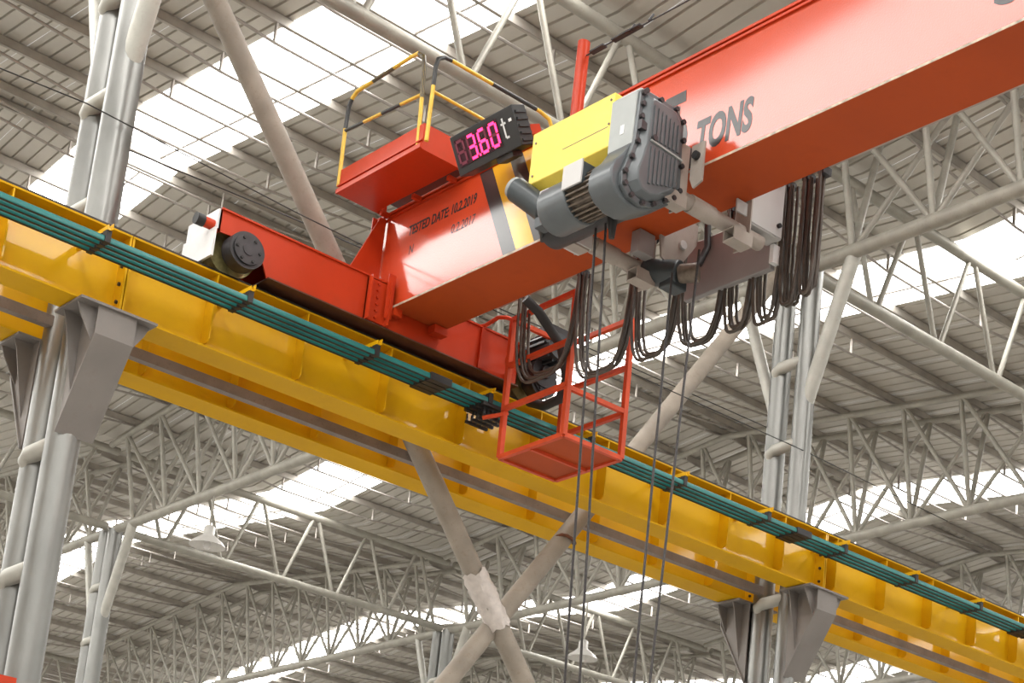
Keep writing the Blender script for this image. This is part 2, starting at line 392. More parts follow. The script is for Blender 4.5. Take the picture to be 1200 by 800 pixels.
# crossed bracing pipes between the two yellow beams
pA0, pA1 = Vector((5.95, 13.3, 10.95)), Vector((10.35, 13.3, 5.15))
u = (pA1-pA0).normalized()
PA = lambda x: (x, 13.3, 8.95+(x-7.5)*(7.62-8.95)/(8.56-7.5))
PB = lambda x: (x, 13.36, 7.39+(x-10.66)*(8.38-7.39)/(11.33-10.66))
e = empty('crossed_bracing', (9.6, 13.3, 6.2), 'pair of weathered brown pipes crossed as an X between the columns', 'bracing')
MB().tube(PA(5.9), PA(12.6), 0.098, 20).build('brace_pipe', RUSTP, e)
MB().tube(PB(6.8), PB(13.3), 0.092, 20).build('brace_pipe', RUSTP, e)
tp = MB()
c0 = Vector(PA(9.45)); c1 = Vector(PA(9.80)); pts = []
d = (c1-c0)
prof = []
for i in range(9): prof.append(c0+d*i/8)
k0 = len(tp.v); n = 20
sd = d.normalized().cross(Vector((0, 1, 0))).normalized(); uu = Vector((0, 1, 0))
for i, p in enumerate(prof):
    for j in range(n):
        t = 2*math.pi*j/n; rr = 0.112+0.014*math.sin(j*2.3+i*1.7)+random.uniform(-.006, .012)
        q = p+sd*rr*math.cos(t)+uu*rr*math.sin(t)
        if i in (0, 8): q += d.normalized()*random.uniform(-.03, .03)
        tp.v.append(tuple(q))
for i in range(8):
    for j in range(n):
        a = k0+i*n+j; b = k0+i*n+(j+1) % n; tp.f.append((a, b, b+n, a+n))
tag(tp.build('plastic_wrap', TAPE), 'crumpled pale plastic wrap taped round the crossing of the brown pipes', 'wrapping')
for x, f in ((8.43, PA), (10.52, PB)):
    a = Vector(f(x)); MB().path([a+Vector((.11*math.cos(t*.5), .105*math.sin(t*.5)-.01, -.03+.02*math.sin(t))) for t in range(-7, 1)], 0.017, 6).build('clamp', RUST, e)
# tie bar
tag(MB().box(-2.8, 21.5, 13.42, 13.50, 7.39, 7.48).build('tie_bar', TIE), 'long dull brown steel tie bar running between the two yellow beams', 'steel bar')
# ------------------------------------------------------------------ runway beams
def stiffs(x0, x1, ph=5.32, st=0.842):
    k = math.ceil((x0+0.15-ph)/st); out = []
    while ph+st*k < x1-0.15: out.append(ph+st*k); k += 1
    return out
def runway(x0, x1, yc, label, front):
    t = empty('runway_beam', ((x0+x1)/2, yc, 7.36), label, 'crane runway beam')
    hw = 0.15; g = 0.004
    MB().box(x0+g, x1-g, yc-hw, yc+hw, 7.985, 8.0).build('top_flange', YELB, t)
    MB().box(x0+g, x1-g, yc-hw, yc+hw, 7.345, 7.362).build('bottom_flange', YELB, t)
    MB().box(x0+g, x1-g, yc-0.006, yc+0.006, 7.362, 7.985).build('web', YEL, t)
    for x in stiffs(x0, x1):
        for sg in (-1, 1):
            a, b = yc+sg*0.006, yc+sg*0.146
            MB().prism([(a, 7.985), (b, 7.985), (b, 7.43), (yc+sg*0.11, 7.40), (a, 7.40)], 0, x-0.006, x+0.006).build('stiffener', YEL, t, ang=15)
    for xe in (x0+0.012, x1-0.012):
        p = MB().box(xe-0.008, xe+0.008, yc-hw+0.004, yc+hw-0.004, 7.362, 7.985).build('splice_plate', YEL, t)
        if front is not None:
            for z in (7.45, 7.6, 7.75, 7.9):
                sgx = 1 if xe < (x0+x1)/2 else -1
                MB().tube((xe+sgx*0.008, yc-0.09, z), (xe+sgx*0.025, yc-0.09, z), 0.016, 6).build('bolt', DARK, p)
    MB().box(x0+g, x1-g, yc-0.035, yc+0.035, 8.0, 8.055).box(x0+g, x1-g, yc-0.105, yc+0.105, 8.0, 8.04).build('crane_rail', RAIL, t)
    return t
for yc, wd in ((12.77, 'front'), (13.82, 'rear')):
    runway(-2.8, 5.42, yc, 'yellow %s runway beam running left from the left column bracket' % wd, wd)
    runway(5.42, 13.56, yc, 'long yellow %s runway beam between the two near columns' % wd, wd)
    runway(13.56, 21.6, yc, 'yellow %s runway beam running right past the right column bracket' % wd, wd)
# teal conductor bars on the front beam
cb = empty('conductor_bars', (8.8, 12.4, 7.7), 'bundle of four teal insulated power bars along the front yellow beam', 'power rail')
BY = [12.275+0.083*k for k in range(4)]
for y in BY:
    o = MB().prism([(y-0.019, 7.685), (y+0.019, 7.685), (y+0.022, 7.70), (y+0.014, 7.73), (y-0.014, 7.73), (y-0.022, 7.70)], 0, -2.8, 20).build('conductor_bar', TEAL, cb)
    MB().box(-2.79, 19.99, y-0.011, y+0.011, 7.682, 7.6855).build('slot_gap_strip', BLACK, o)  # black slot strip, its colour also carries the shaded gaps between bars
for k in range(-6, 13):
    x = 5.07+1.2*k
    h = MB().box(x-0.016, x+0.016, 12.235, 12.765, 7.775, 7.79).box(x-0.016, x-0.011, 12.235, 12.765, 7.79, 7.815).build('hanger_arm', YEL, cb)
    MB().prism([(12.215, 7.825), (12.26, 7.825), (12.25, 7.775), (12.22, 7.775)], 0, x+0.011, x+0.016).build('arm_tip', YEL, h)
    for y in BY:
        MB().box(x-0.022, x+0.022, y-0.030, y+0.030, 7.68, 7.775).build('clip', BLACK, h)
for x in (8.13, 12.8, 16.9, 3.4):
    for y in BY:
        MB().box(x-0.11, x+0.11, y-0.034, y+0.034, 7.675, 7.74).build('joint_cover', BLACK, cb)

# red beam of another crane, only its end shows
tag(MB().box(2.0, 5.22, 12.9, 12.96, 4.28, 4.43).build('red_beam', RED), 'end of a red beam at the bottom left corner in front of the column', 'steel beam')

# ------------------------------------------------------------------ bridge crane
cr = empty('bridge_crane', (7.97, 12.77, 8.05), 'orange-red overhead bridge crane girder crossing above the yellow beams', 'overhead crane')
GX0, GX1, GZ0, GZ1 = 7.70, 8.24, 8.27, 9.25
YE, YN = 12.9, -3.6
g = MB()
prof = [(12.5, GZ0+0.02), (12.5, 8.50), (YE, 8.50), (YE, GZ1-0.02), (YN, GZ1-0.02), (YN, GZ0+0.02)]
g.prism(prof, 0, GX0+0.015, GX0+0.028); g.prism(prof, 0, GX1-0.028, GX1-0.015)
web = g.build('girder_web', REDG, cr)
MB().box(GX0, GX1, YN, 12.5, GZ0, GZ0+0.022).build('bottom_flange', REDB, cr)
MB().box(GX0-0.012, GX1+0.012, YN, YE, GZ1-0.022, GZ1).build('top_flange', RED, cr)
MB().box(GX0-0.004, GX0+0.015, YN, YE, GZ1-0.055, GZ1-0.035).build('top_weld_strip', RED, cr)
MB().box(GX0-0.001, GX0+0.002, YN, 12.49, GZ0+0.001, GZ0+0.021).build('pale_flange_edge', mat('pale_edge_tone', (0.5, 0.40, 0.30), 0.5, scale=15, var=0.4), cr)  # thin pale mottled strip along the bottom flange edge
MB().box(GX0-0.05, GX1+0.05, YE, YE+0.015, 8.50, GZ1).build('end_plate', RED, cr)
MB().prism([(7.35, 8.50), (7.70, 8.50), (7.70, 9.2), (7.64, 9.2)], 1, 12.76, 12.775).build('gusset', RED, cr)
MB().prism([(8.59, 8.50), (8.24, 8.50), (8.24, 9.2), (8.30, 9.2)], 1, 12.76, 12.775).build('gusset', RED, cr)
MB().box(7.62, 7.69, 12.46, 12.475, 8.15, 8.56).build('splice_lug', RED, cr)
# hazard stripes
def stripe(y1, y2, m):
    x = GX0+0.0145
    zt, zb = GZ1-0.06, GZ0+0.022; sh = 0.475*(zt-zb)/0.92
    MB().prism([(y1, zt), (y2, zt), (y2-sh, zb), (y1-sh, zb)], 0, x-0.002, x).build('hazard_stripe', m, cr)
stripe(11.42, 11.25, BLKS); stripe(11.25, 11.02, YELS); stripe(11.02, 10.85, BLKS); stripe(10.85, 10.62, YELS); stripe(10.62, 10.45, BLKS)
# lettering
def text(s, y, z, h, name='lettering', sx=0.6, shear=0.0, par=None, m=LETT, bold=0.0):
    c = bpy.data.curves.new('t', 'FONT'); c.body = s; c.size = h/0.7; c.extrude = 0.0008; c.shear = shear; c.offset = bold; c.resolution_u = 4
    o = bpy.data.objects.new('t', c); COL.objects.link(o)
    dg = bpy.context.evaluated_depsgraph_get(); me = bpy.data.meshes.new_from_object(o.evaluated_get(dg))
    bpy.data.objects.remove(o)
    me.materials.clear(); me.materials.append(m)
    for v in me.vertices:
        a, b, d = v.co; v.co = (GX0+0.0135-d, y-a*sx, z+b)
    return link(name, me, par or cr)
text('5', 9.13, 8.46, 0.54, sx=0.85, shear=-0.1, bold=0.012)
text('TONS', 8.75, 8.42, 0.25, sx=0.60, shear=0.08, bold=0.014)
text('TESTED DATE: 10.2.2019', 12.40, 8.935, 0.09, sx=0.71, shear=0.12, bold=0.003)
text('N', 12.36, 8.745, 0.085, sx=0.73, shear=0.1); text('0.2.2017', 11.75, 8.745, 0.085, sx=0.8, shear=0.1)
text('S', 6.10, 8.47, 0.5, sx=0.9, bold=0.01)
# end trucks
def truck(x0, x1):
    t = MB()
    prof = [(x0, 8.48), (x1, 8.48), (x1, 8.075), (x0+0.47, 8.075), (x0+0.36, 8.31), (x0, 8.29)]
    t.prism(prof, 1, 12.52, 12.535); t.prism(prof, 1, 13.005, 13.02)
    t.box(x0, x1, 12.5, 13.04, 8.48, 8.495)
    t.box(x0, x0+0.012, 12.52, 13.02, 8.29, 8.48); t.box(x1-0.012, x1, 12.52, 13.02, 8.075, 8.48)
    o = t.build('end_truck', RED, cr)
    MB().box(x0+0.47, x1, 12.485, 13.04, 8.062, 8.074).build('bottom_plate', mat('dark_brown_underside', (0.10, 0.035, 0.02), 0.55, scale=4, var=0.3), o)  # truck underside gets its own dark brown-red
    return o
tr = truck(6.05, 9.12)
MB().box(7.45, 7.66, 12.50, 12.52, 8.09, 8.47).box(7.45, 7.462, 12.44, 12.52, 8.08, 8.48).box(7.648, 7.66, 12.44, 12.52, 8.08, 8.48).build('joint_plate', RED, tr)
for k in range(6): MB().tube((7.55, 12.50, 8.13+0.062*k), (7.55, 12.482, 8.13+0.062*k), 0.014, 6).build('bolt', RED, tr)
MB().box(7.70, 7.78, 12.44, 12.5, 8.20, 8.27).build('seat_block', RED, tr)
MB().box(8.1, 8.24, 12.40, 12.5, 8.19, 8.262).build('seat_block', RED, tr)
MB().box(8.66, 8.70, 12.49, 12.52, 8.08, 8.47).build('rib', RED, tr)
def wheel(x, z=8.235, r=0.18, hub=True):
    wv = MB().tube((x, 12.70, z), (x, 12.84, z), r, 32); wv.tube((x, 12.675, z), (x, 12.70, z), r+0.028, 32); wv.tube((x, 12.84, z), (x, 12.865, z), r+0.028, 32)
    wo = wv.build('wheel', WHEELY, tr)
    h = MB().tube((x, 12.56, z-0.05), (x, 12.42, z-0.05), 0.155, 32); h.tube((x, 12.42, z-0.05), (x, 12.40, z-0.05), 0.125, 32); h.tube((x, 12.7, z-0.03), (x, 12.5, z-0.04), 0.07, 16)
    h.tube((x, 12.40, z-0.05), (x, 12.392, z-0.05), 0.05, 16)
    ho = h.build('hub_cap', DARK, wo, ang=40)
    for k in range(6):
        a = k*math.pi/3; MB().tube((x+0.1*math.cos(a), 12.40, z-0.05+0.1*math.sin(a)), (x+0.1*math.cos(a), 12.388, z-0.05+0.1*math.sin(a)), 0.014, 6).build('bolt', BLACK, wo)
wheel(6.27, z=8.235)
MB().box(6.01, 6.03, 12.51, 13.02, 8.065, 8.31).build('sweep_plate', WHITE, tr)
MB().box(6.035, 6.05, 12.53, 13.03, 8.32, 8.49).build('end_cover', WHITE, tr)
MB().tube((6.04, 12.60, 8.36), (5.95, 12.60, 8.36), 0.045, 16).build('buffer_stem', RED, tr)
MB().tube((5.95, 12.60, 8.36), (5.88, 12.60, 8.36), 0.05, 16).build('rubber_buffer', BLACK, tr)
# drive end
wheel(9.02+0.34, z=8.235)
MB().box(9.12, 9.62, 12.88, 12.91, 8.3, 8.48).box(9.12, 9.62, 12.60, 12.63, 8.32, 8.48).build('wheel_bracket', DARK, tr)
dm = MB().tube((9.33, 12.56, 8.47), (9.33, 12.2, 8.47), 0.125, 28)
for k in range(14):
    a = 2*math.pi*k/14; dm.beam((9.33+0.13*math.cos(a), 12.52, 8.47+0.13*math.sin(a)), (9.33+0.13*math.cos(a), 12.24, 8.47+0.13*math.sin(a)), 0.02, 0.05, (math.cos(a), 0, math.sin(a)))
dmo = dm.build('travel_motor', MOTOR, tr)
MB().tube((9.33, 12.58, 8.25), (9.33, 12.38, 8.25), 0.14, 20).tube((9.33, 12.38, 8.25), (9.33, 12.34, 8.25), 0.06, 16).build('gear_housing', DARK, dmo)
MB().box(9.22, 9.44, 12.22, 12.4, 8.58, 8.66).build('terminal_box', DARK, dmo)
# walkway platform
pf = MB().box(7.222, 7.609, 11.577, 12.811, 9.25, 9.265)
pf.box(7.222, 7.237, 11.577, 12.811, 9.265, 9.485); pf.box(7.237, 7.711, 11.577, 11.592, 9.265, 9.485); pf.box(7.237, 7.711, 12.796, 12.811, 9.265, 9.485); pf.box(7.594, 7.609, 11.592, 12.796, 9.265, 9.311); pf.box(7.609, 7.711, 12.781, 12.811, 9.25, 9.281); pf.box(7.609, 7.711, 11.577, 11.608, 9.25, 9.281)
pfo = pf.build('service_platform', RED, cr)
MB().box(7.199, 7.222, 11.567, 12.821, 9.25, 9.291).box(7.206, 7.222, 11.567, 12.821, 9.321, 9.332).build('edge_angle', RED, pfo)
for y in (11.73, 12.24, 12.718): MB().box(7.61, 7.69, y-0.02, y+0.02, 9.20, 9.24).build('support_arm', RED, pfo)
MB().box(7.609, 7.839, 11.597, 12.791, 9.377, 9.393).build('gap_shade_strip', DARK, pfo)  # dark strip standing in for the shaded gap between platform and girder
def banded(pts, r, bands, root):
    # bands: list of (start,end) arclength fractions painted black
    P = [Vector(p) for p in pts]; L = [0]
    for i in range(1, len(P)): L.append(L[-1]+(P[i]-P[i-1]).length)
    T = L[-1]
    def at(s):
        for i in range(1, len(P)):
            if s <= L[i]+1e-9: return P[i-1].lerp(P[i], (s-L[i-1])/max(1e-9, L[i]-L[i-1]))
        return P[-1]
    def seg(a, b):
        return [at(a)]+[P[i] for i in range(len(P)) if a+1e-4 < L[i] < b-1e-4]+[at(b)]
    o = MB().path(P, r, 10).build('handrail', RAILY, root)
    for a, b in bands: MB().path(seg(a*T, b*T), r*1.04, 10).build('black_band', RAILB, o)
    return o
gr = empty('guard_rail', (7.242, 12.138, 9.454)); gr.parent = cr; gr.location = Vector((7.242, 12.138, 9.454))-cr.location
def rail_build(pts, r, bands): return banded(pts, r, bands, gr)
rA = [(7.227, 12.832, 9.332), (7.227, 12.852, 9.882), (7.227, 12.842, 10.117), (7.227, 12.801, 10.188), (7.227, 12.73, 10.229), (7.227, 11.914, 10.239), (7.227, 11.812, 10.229), (7.227, 11.73, 10.168), (7.227, 11.699, 10.066), (7.227, 11.648, 9.301)]
rail_build(rA, 0.018, [(0.20, 0.30), (0.42, 0.53), (0.66, 0.84)])
rail_build([(7.227, 12.852, 9.882), (7.227, 11.689, 9.791)], 0.015, [(0.0, 0.26), (0.50, 0.74)])
rB = [(7.227, 11.526, 9.301), (7.227, 11.526, 9.984), (7.242, 11.526, 10.066), (7.303, 11.526, 10.112), (7.385, 11.526, 10.122), (8.323, 11.526, 10.122), (8.435, 11.526, 10.097), (8.476, 11.526, 10.025), (8.476, 11.526, 9.403)]
rail_build(rB, 0.018, [(0.19, 0.34), (0.50, 0.68)])
rail_build([(7.227, 11.526, 9.76), (8.476, 11.526, 9.76)], 0.015, [(0.45, 0.7)])
# red post with turnbuckle and wire
MB().tube((7.97, 10.53, GZ1), (7.97, 10.53, 10.2), 0.052, 16).build('wire_post', RED, cr)
wr = MB().path([(7.97, 10.53, 10.06), (7.97, 6.0, 10.02), (7.97, -3.4, 10.05)], 0.007, 6).build('wire_rope', ROPE, cr)
for y in (10.42, 10.15, 9.98):
    MB().box(7.945, 7.995, y-0.17, y, 10.052, 10.066).build('turnbuckle_link', DARK, cr)
for y in (9.92, 9.70): MB().tube((7.95, y, 10.04), (7.99, y, 10.12), 0.01, 6).build('wire_clip', DARK, cr)
MB().box(7.72, 7.76, 9.3, 12.0, GZ1, GZ1+0.035).build('cable_duct', BLACK, cr)
MB().box(7.95, 8.12, 10.98, 11.12, GZ1, 9.58).build('junction_cabinet', TIE, cr)
# weight display
th = math.radians(28)
dc = empty('weight_display', (7.275, 10.755, 9.04)); dc.parent = cr; dc.location = Vector((7.275, 10.755, 9.04))-cr.location
# frame of the display: X' along -y (reading direction), Y' up-tilted, Z' toward viewer
ex = Vector((0, -1, 0)); ey = Vector((-math.sin(th), 0, math.cos(th))); ez = Vector((-math.cos(th), 0, -math.sin(th)))
DO = Vector((7.275, 10.755, 9.04))
DW, DH = 0.398, 0.158
def dq(u, v, wv): return DO+ex*u+ey*v+ez*wv
def dbox(mb, u0, u1, v0, v1, w0, w1):
    vs = [dq(*p) for p in ((u0,v0,w0),(u1,v0,w0),(u1,v1,w0),(u0,v1,w0),(u0,v0,w1),(u1,v0,w1),(u1,v1,w1),(u0,v1,w1))]
    mb.add(vs, [(0,3,2,1),(4,5,6,7),(0,1,5,4),(1,2,6,5),(2,3,7,6),(3,0,4,7)])
def dpart(mb, name, m, par=None, bevel=0):
    o = mb.build(name, m, None, bevel=bevel); o.parent = par or dc
    if par is None: o.location = (-7.275, -10.755, -9.04)
    return o
b = MB(); dbox(b, -DW, DW, -DH, DH, -0.14, 0); case = dpart(b, 'display_case', DISP, bevel=0.006)
b = MB(); dbox(b, -DW+0.035, 0.19, -DH+0.06, DH-0.04, 0.0005, 0.003); dpart(b, 'display_window', DISPIN)
b = MB()
for k in range(5): dbox(b, DW, DW+0.012, -DH+0.03+0.055*k, -DH+0.05+0.055*k, -0.13, -0.02)
dpart(b, 'side_fins', DISP)
b = MB(); dbox(b, 0.05, 0.25, -DH-0.04, -DH, -0.12, -0.02); dpart(b, 'mounting_foot', DARK)
b = MB(); dbox(b, -0.3, 0.3, -0.05, 0.03, -0.34, -0.14); dpart(b, 'mounting_bracket', RED)
def seg7(cx, segs, m, name='digit'):
    w2, h2, t = 0.042, 0.085, 0.011; cy = -0.0+0.01
    S = {'a': (-w2, w2, h2), 'g': (-w2, w2, 0), 'd': (-w2, w2, -h2)}
    b = MB(); sl = 0.0
    for s in segs:
        if s in S: u0, u1, v = S[s]; dbox(b, cx+u0+t*.8, cx+u1-t*.8, cy+v-t, cy+v+t, 0.004, 0.006)
        else:
            u_ = {'f': -w2, 'b': w2, 'e': -w2, 'c': w2}[s]; v0, v1 = ((t*.6, h2-t*.6) if s in 'fb' else (-h2+t*.6, -t*.6))
            dbox(b, cx+u_-t, cx+u_+t, cy+v0, cy+v1, 0.004, 0.006)
    dpart(b, name, m)
xs4 = [-0.295, -0.155, -0.015, 0.125]
seg7(xs4[0], 'abcdefg', LEDOFF, 'unlit_digit')
seg7(xs4[1], 'abgcd', LED); seg7(xs4[1], 'fe', LEDOFF, 'unlit_digit'); seg7(xs4[2], 'afgedc', LED); seg7(xs4[2], 'b', LEDOFF, 'unlit_digit'); seg7(xs4[3], 'abcdef', LED); seg7(xs4[3], 'g', LEDOFF, 'unlit_digit')
b = MB(); dbox(b, -0.095, -0.078, -0.085, -0.067, 0.004, 0.006); dpart(b, 'decimal_point', LED)
b = MB(); dbox(b, 0.245, 0.262, -0.055, 0.095, 0.001, 0.003); dbox(b, 0.225, 0.285, 0.045, 0.06, 0.001, 0.003); dbox(b, 0.255, 0.29, -0.065, -0.048, 0.001, 0.003); dpart(b, 'unit_letter', DECAL)
b = MB(); dbox(b, 0.325, 0.36, 0.045, 0.068, 0.001, 0.003); dpart(b, 'decal', DECAL)
# inspection cage at the end truck
cg = empty('inspection_cage', (9.1, 11.74, 7.2)); cg.parent = cr; cg.location = Vector((9.1, 11.74, 7.2))-cr.location
def cpart(mb, name, m=REDC, par=None):
    o = mb.build(name, m, None); o.parent = par or cg
    if par is None: o.location = (-9.1, -11.74, -7.2)
    return o
A, B_, C_, D_ = (8.80, 12.2), (8.77, 11.29), (9.44, 12.2), (9.42, 11.29)
pw = 0.045
for (x, y), zt in ((A, 8.51), (B_, 8.51), (C_, 8.51), (D_, 8.51)): cpart(MB().beam((x, y, 7.2), (x-0.02, y, zt), pw, pw, (0, 1, 0)), 'post')
def bar(p, q, z, z2=None): cpart(MB().beam(p+(z,), q+(z2 if z2 else z,), pw*.9, pw*.9), 'cage_rail')
At, Bt, Ct, Dt = (8.78, 12.2), (8.75, 11.29), (9.42, 12.2), (9.40, 11.29)
bar(At, Bt, 8.51); bar(Ct, Dt, 8.51)
bar(At, Bt, 8.06); bar(At, Bt, 7.65); bar(Ct, Dt, 8.05); bar(Ct, Dt, 7.61); bar(Bt, Dt, 7.63); bar(At, Ct, 8.51)
bar(A, B_, 7.2); bar(C_, D_, 7.2); bar(A, C_, 7.2); bar(B_, D_, 7.2)
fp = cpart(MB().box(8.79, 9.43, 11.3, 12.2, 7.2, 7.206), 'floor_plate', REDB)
cpart(MB().box(8.80, 9.42, 11.74, 11.77, 7.17, 7.2), 'floor_rib')
cpart(MB().path([(8.78, 12.2, 8.51), (8.77, 12.3, 8.56), (8.74, 12.38, 8.57), (8.7, 12.5, 8.51), (8.68, 12.58, 8.51)], 0.02, 8), 'hook_arm')
cpart(MB().beam((9.42, 12.2, 8.45), (9.2, 12.55, 8.45), pw, pw), 'hook_arm')
cpart(MB().beam((8.78, 12.22, 8.13), (9.1, 12.6, 8.13), pw, pw), 'hook_arm')

# collector shoes touching the power bars
cs = empty('current_collector', (8.78, 12.35, 7.6), 'cluster of black current collector shoes under the teal bars beside the red cage', 'current collector')
MB().beam((8.62, 12.27, 7.53), (8.82, 12.18, 7.62), 0.03, 0.03).build('collector_arm', REDC, cs)
for k in range(4):
    y = BY[k]
    MB().box(8.60, 8.86, y-0.02, y+0.02, 7.655, 7.688).build('shoe', BLACK, cs)
    mb = MB()
    for q in range(5):
        mb.beam((8.62+0.05*q, y-0.02, 7.56), (8.65+0.05*q, y+0.03, 7.64), 0.014, 0.022)
    mb.box(8.62, 8.86, y-0.014, y+0.014, 7.545, 7.57); mb.build('spring_arm', BLACK, cs)

# ------------------------------------------------------------------ hoist trolley
ho = empty('hoist_trolley', (7.6, 9.2, 8.0), 'grey and yellow electric wire rope hoist hanging under the red girder', 'hoist')
# yellow cover
yc_ = [(7.10, 8.27), (7.22, 8.16), (7.52, 8.16), (7.52, 8.69), (7.10, 8.69)]
yb = MB().prism(yc_, 1, 8.955, 9.875).build('yellow_cover', YELH, ho, ang=30, bevel=0.006)
MB().prism([(7.098, 8.43), (7.0985, 8.435), (7.10, 8.435), (7.10, 8.43)], 1, 9.0, 9.5).build('seam', TIE, yb)
for y, z in ((9.83, 8.60), (9.83, 8.33), (8.99, 8.45), (8.99, 8.64)): MB().tube((7.10, y, z), (7.093, y, z), 0.009, 6).build('screw', TIE, yb)
MB().tube((7.36, 8.97, 8.02), (7.36, 9.86, 8.02), 0.15, 28).build('rope_drum', DARK, ho)
# gearbox: base casting + raised cover
def inset(poly, d):
    out = []; n = len(poly)
    for i in range(n):
        a, b, c = Vector(poly[i-1]), Vector(poly[i]), Vector(poly[(i+1) % n])
        n1 = Vector(((b-a).y, -(b-a).x)).normalized(); n2 = Vector(((c-b).y, -(c-b).x)).normalized()
        m = (n1+n2); m = m/max(0.3, m.length_squared)*2 if m.length > 1e-6 else n1
        out.append(tuple(b+m*d))
    return out
gp = [(7.10, 8.60), (7.13, 8.635), (7.44, 8.635), (7.53, 8.56), (7.555, 8.0), (7.50, 7.91), (7.42, 7.85), (7.30, 7.77), (7.20, 7.735), (7.09, 7.735), (7.0, 7.775), (6.945, 7.84), (6.935, 7.93), (6.96, 8.01), (7.03, 8.09), (7.09, 8.20)]
gb = MB().prism(gp, 1, 8.71, 8.955).build('gearbox', GREYG, ho, ang=35, bevel=0.012)
MB().prism([(7.088, 8.19), (7.088, 8.60), (7.125, 8.643), (7.30, 8.643), (7.30, 8.19)], 1, 8.70, 8.965).build('upper_casting', GREYL, gb, ang=35, bevel=0.008)
gc = [(7.105, 8.60), (7.13, 8.625), (7.44, 8.625), (7.52, 8.555), (7.545, 8.0), (7.49, 7.92), (7.41, 7.86), (7.30, 7.785), (7.19, 7.75), (7.08, 7.765), (7.01, 7.83), (7.0, 7.92), (7.05, 8.06), (7.09, 8.2)]
def shrink(poly, kx, kz):
    return [(7.29+(x-7.29)*kx, 8.2+(z-8.2)*kz) for x, z in poly]
MB().prism(gc, 1, 8.672, 8.712).build('cover_flange', GREYG, gb, ang=35, bevel=0.006)
n = len(gc); k0 = shrink(gc, 0.86, 0.92); k1 = shrink(gc, 0.66, 0.82)
cvr = MB().add([(x, 8.672, z) for x, z in k0]+[(x, 8.615, z) for x, z in k1], [tuple(range(n)), tuple(range(n, 2*n))]+[(i, i+n, (i+1) % n+n, (i+1) % n) for i in range(n)])
cvo = cvr.build('gearbox_cover', GREYG, gb, ang=25, bevel=0.008)
for i in range(7):
    x = 7.20+i*0.038
    MB().beam((x, 8.612, 8.50-0.008*i), (x, 8.612, 8.245), 0.014, 0.022, (1, 0, 0)).build('rib', GREYG, gb)
    MB().beam((x, 8.612, 8.185), (x, 8.612, 7.90+0.012*i), 0.014, 0.022, (1, 0, 0)).build('rib', GREYG, gb)
MB().beam((7.18, 8.61, 8.225), (7.48, 8.61, 8.205), 0.016, 0.012).build('rib', GREYL, gb)
bo = shrink(gc, 0.93, 0.957)
extra = [(7.122, 8.50), (7.118, 8.40), (7.52, 8.4), (7.525, 8.2), (7.28, 8.603)]
for x, z in bo+extra:
    MB().tube((x, 8.672, z), (x, 8.645, z), 0.019, 8).build('bolt', DARK, gb, ang=30)
MB().prism([(7.10, 8.36), (7.19, 8.335), (7.18, 8.29), (7.10, 8.29)], 1, 8.63, 8.672).build('lug', DARK, gb)
MB().tube((7.205, 8.615, 8.25), (7.205, 8.59, 8.25), 0.022, 10).build('plug', DARK, gb)
MB().box(7.084, 7.088, 8.80, 8.84, 8.30, 8.37).build('decal', DECAL, gb)
# hoisting motor along y
mc = (7.14, 7.96)
def ycyl(mb, y0, y1, r, c=mc, n=32): return mb.tube((c[0], y0, c[1]), (c[0], y1, c[1]), r, n)
fm = ycyl(MB(), 8.955, 9.27, 0.135)
for k in range(26):
    a = 2*math.pi*k/26
    fm.beam((mc[0]+0.148*math.cos(a), 8.97, mc[1]+0.148*math.sin(a)), (mc[0]+0.148*math.cos(a), 9.26, mc[1]+0.148*math.sin(a)), 0.012, 0.035, (math.cos(a), 0, math.sin(a)))
mo = fm.build('hoist_motor', FIN, ho)
ycyl(MB(), 9.25, 9.56, 0.178).build('brake_cowl', GREYG, mo, ang=40, bevel=0.012)
ycyl(MB(), 9.56, 9.60, 0.14).build('cowl_end', GREYG, mo, ang=40, bevel=0.008)
jb = MB().box(6.955, 7.12, 9.05, 9.25, 7.955, 8.12).build('terminal_box', MOTOR, ho, bevel=0.01)
MB().box(6.94, 6.956, 9.045, 9.255, 7.945, 8.13).build('box_lid', CTRL, jb, bevel=0.004)
jb2 = MB().box(7.005, 7.12, 9.48, 9.575, 7.97, 8.07).build('terminal_box', MOTOR, ho, bevel=0.008)
MB().box(6.995, 7.006, 9.48, 9.575, 7.965, 8.07).build('box_lid', CTRL, jb2)
MB().path([(7.02, 9.07, 7.97), (7.0, 9.02, 7.94), (7.02, 8.98, 8.0), (7.06, 8.97, 8.1)], 0.012, 8).build('motor_lead', CTRL, ho)
# travel motor of the trolley
ta, tbv = Vector((7.03, 9.93, 8.23)), Vector((7.16, 9.70, 8.03))
tm = MB().tube(ta, tbv, 0.095, 24).build('travel_motor', MOTOR, ho, ang=40, bevel=0.015)
dd = (tbv-ta).normalized()
MB().tube(ta-dd*0.025, ta, 0.082, 24).build('fan_cover', GREYL, tm, ang=40)
MB().tube(ta-dd*0.032, ta-dd*0.024, 0.05, 24).build('fan_grille', DARK, tm)
MB().tube(tbv, tbv+dd*0.12, 0.07, 18).box(7.1, 7.2, 9.62, 9.74, 7.88, 7.96).build('gear_neck', MOTOR, tm)
MB().path([tbv+dd*0.1, (7.2, 9.78, 7.92), (7.3, 9.90, 7.92), (7.42, 9.90, 8.0)], 0.016, 8).build('motor_lead', BLACK, ho)
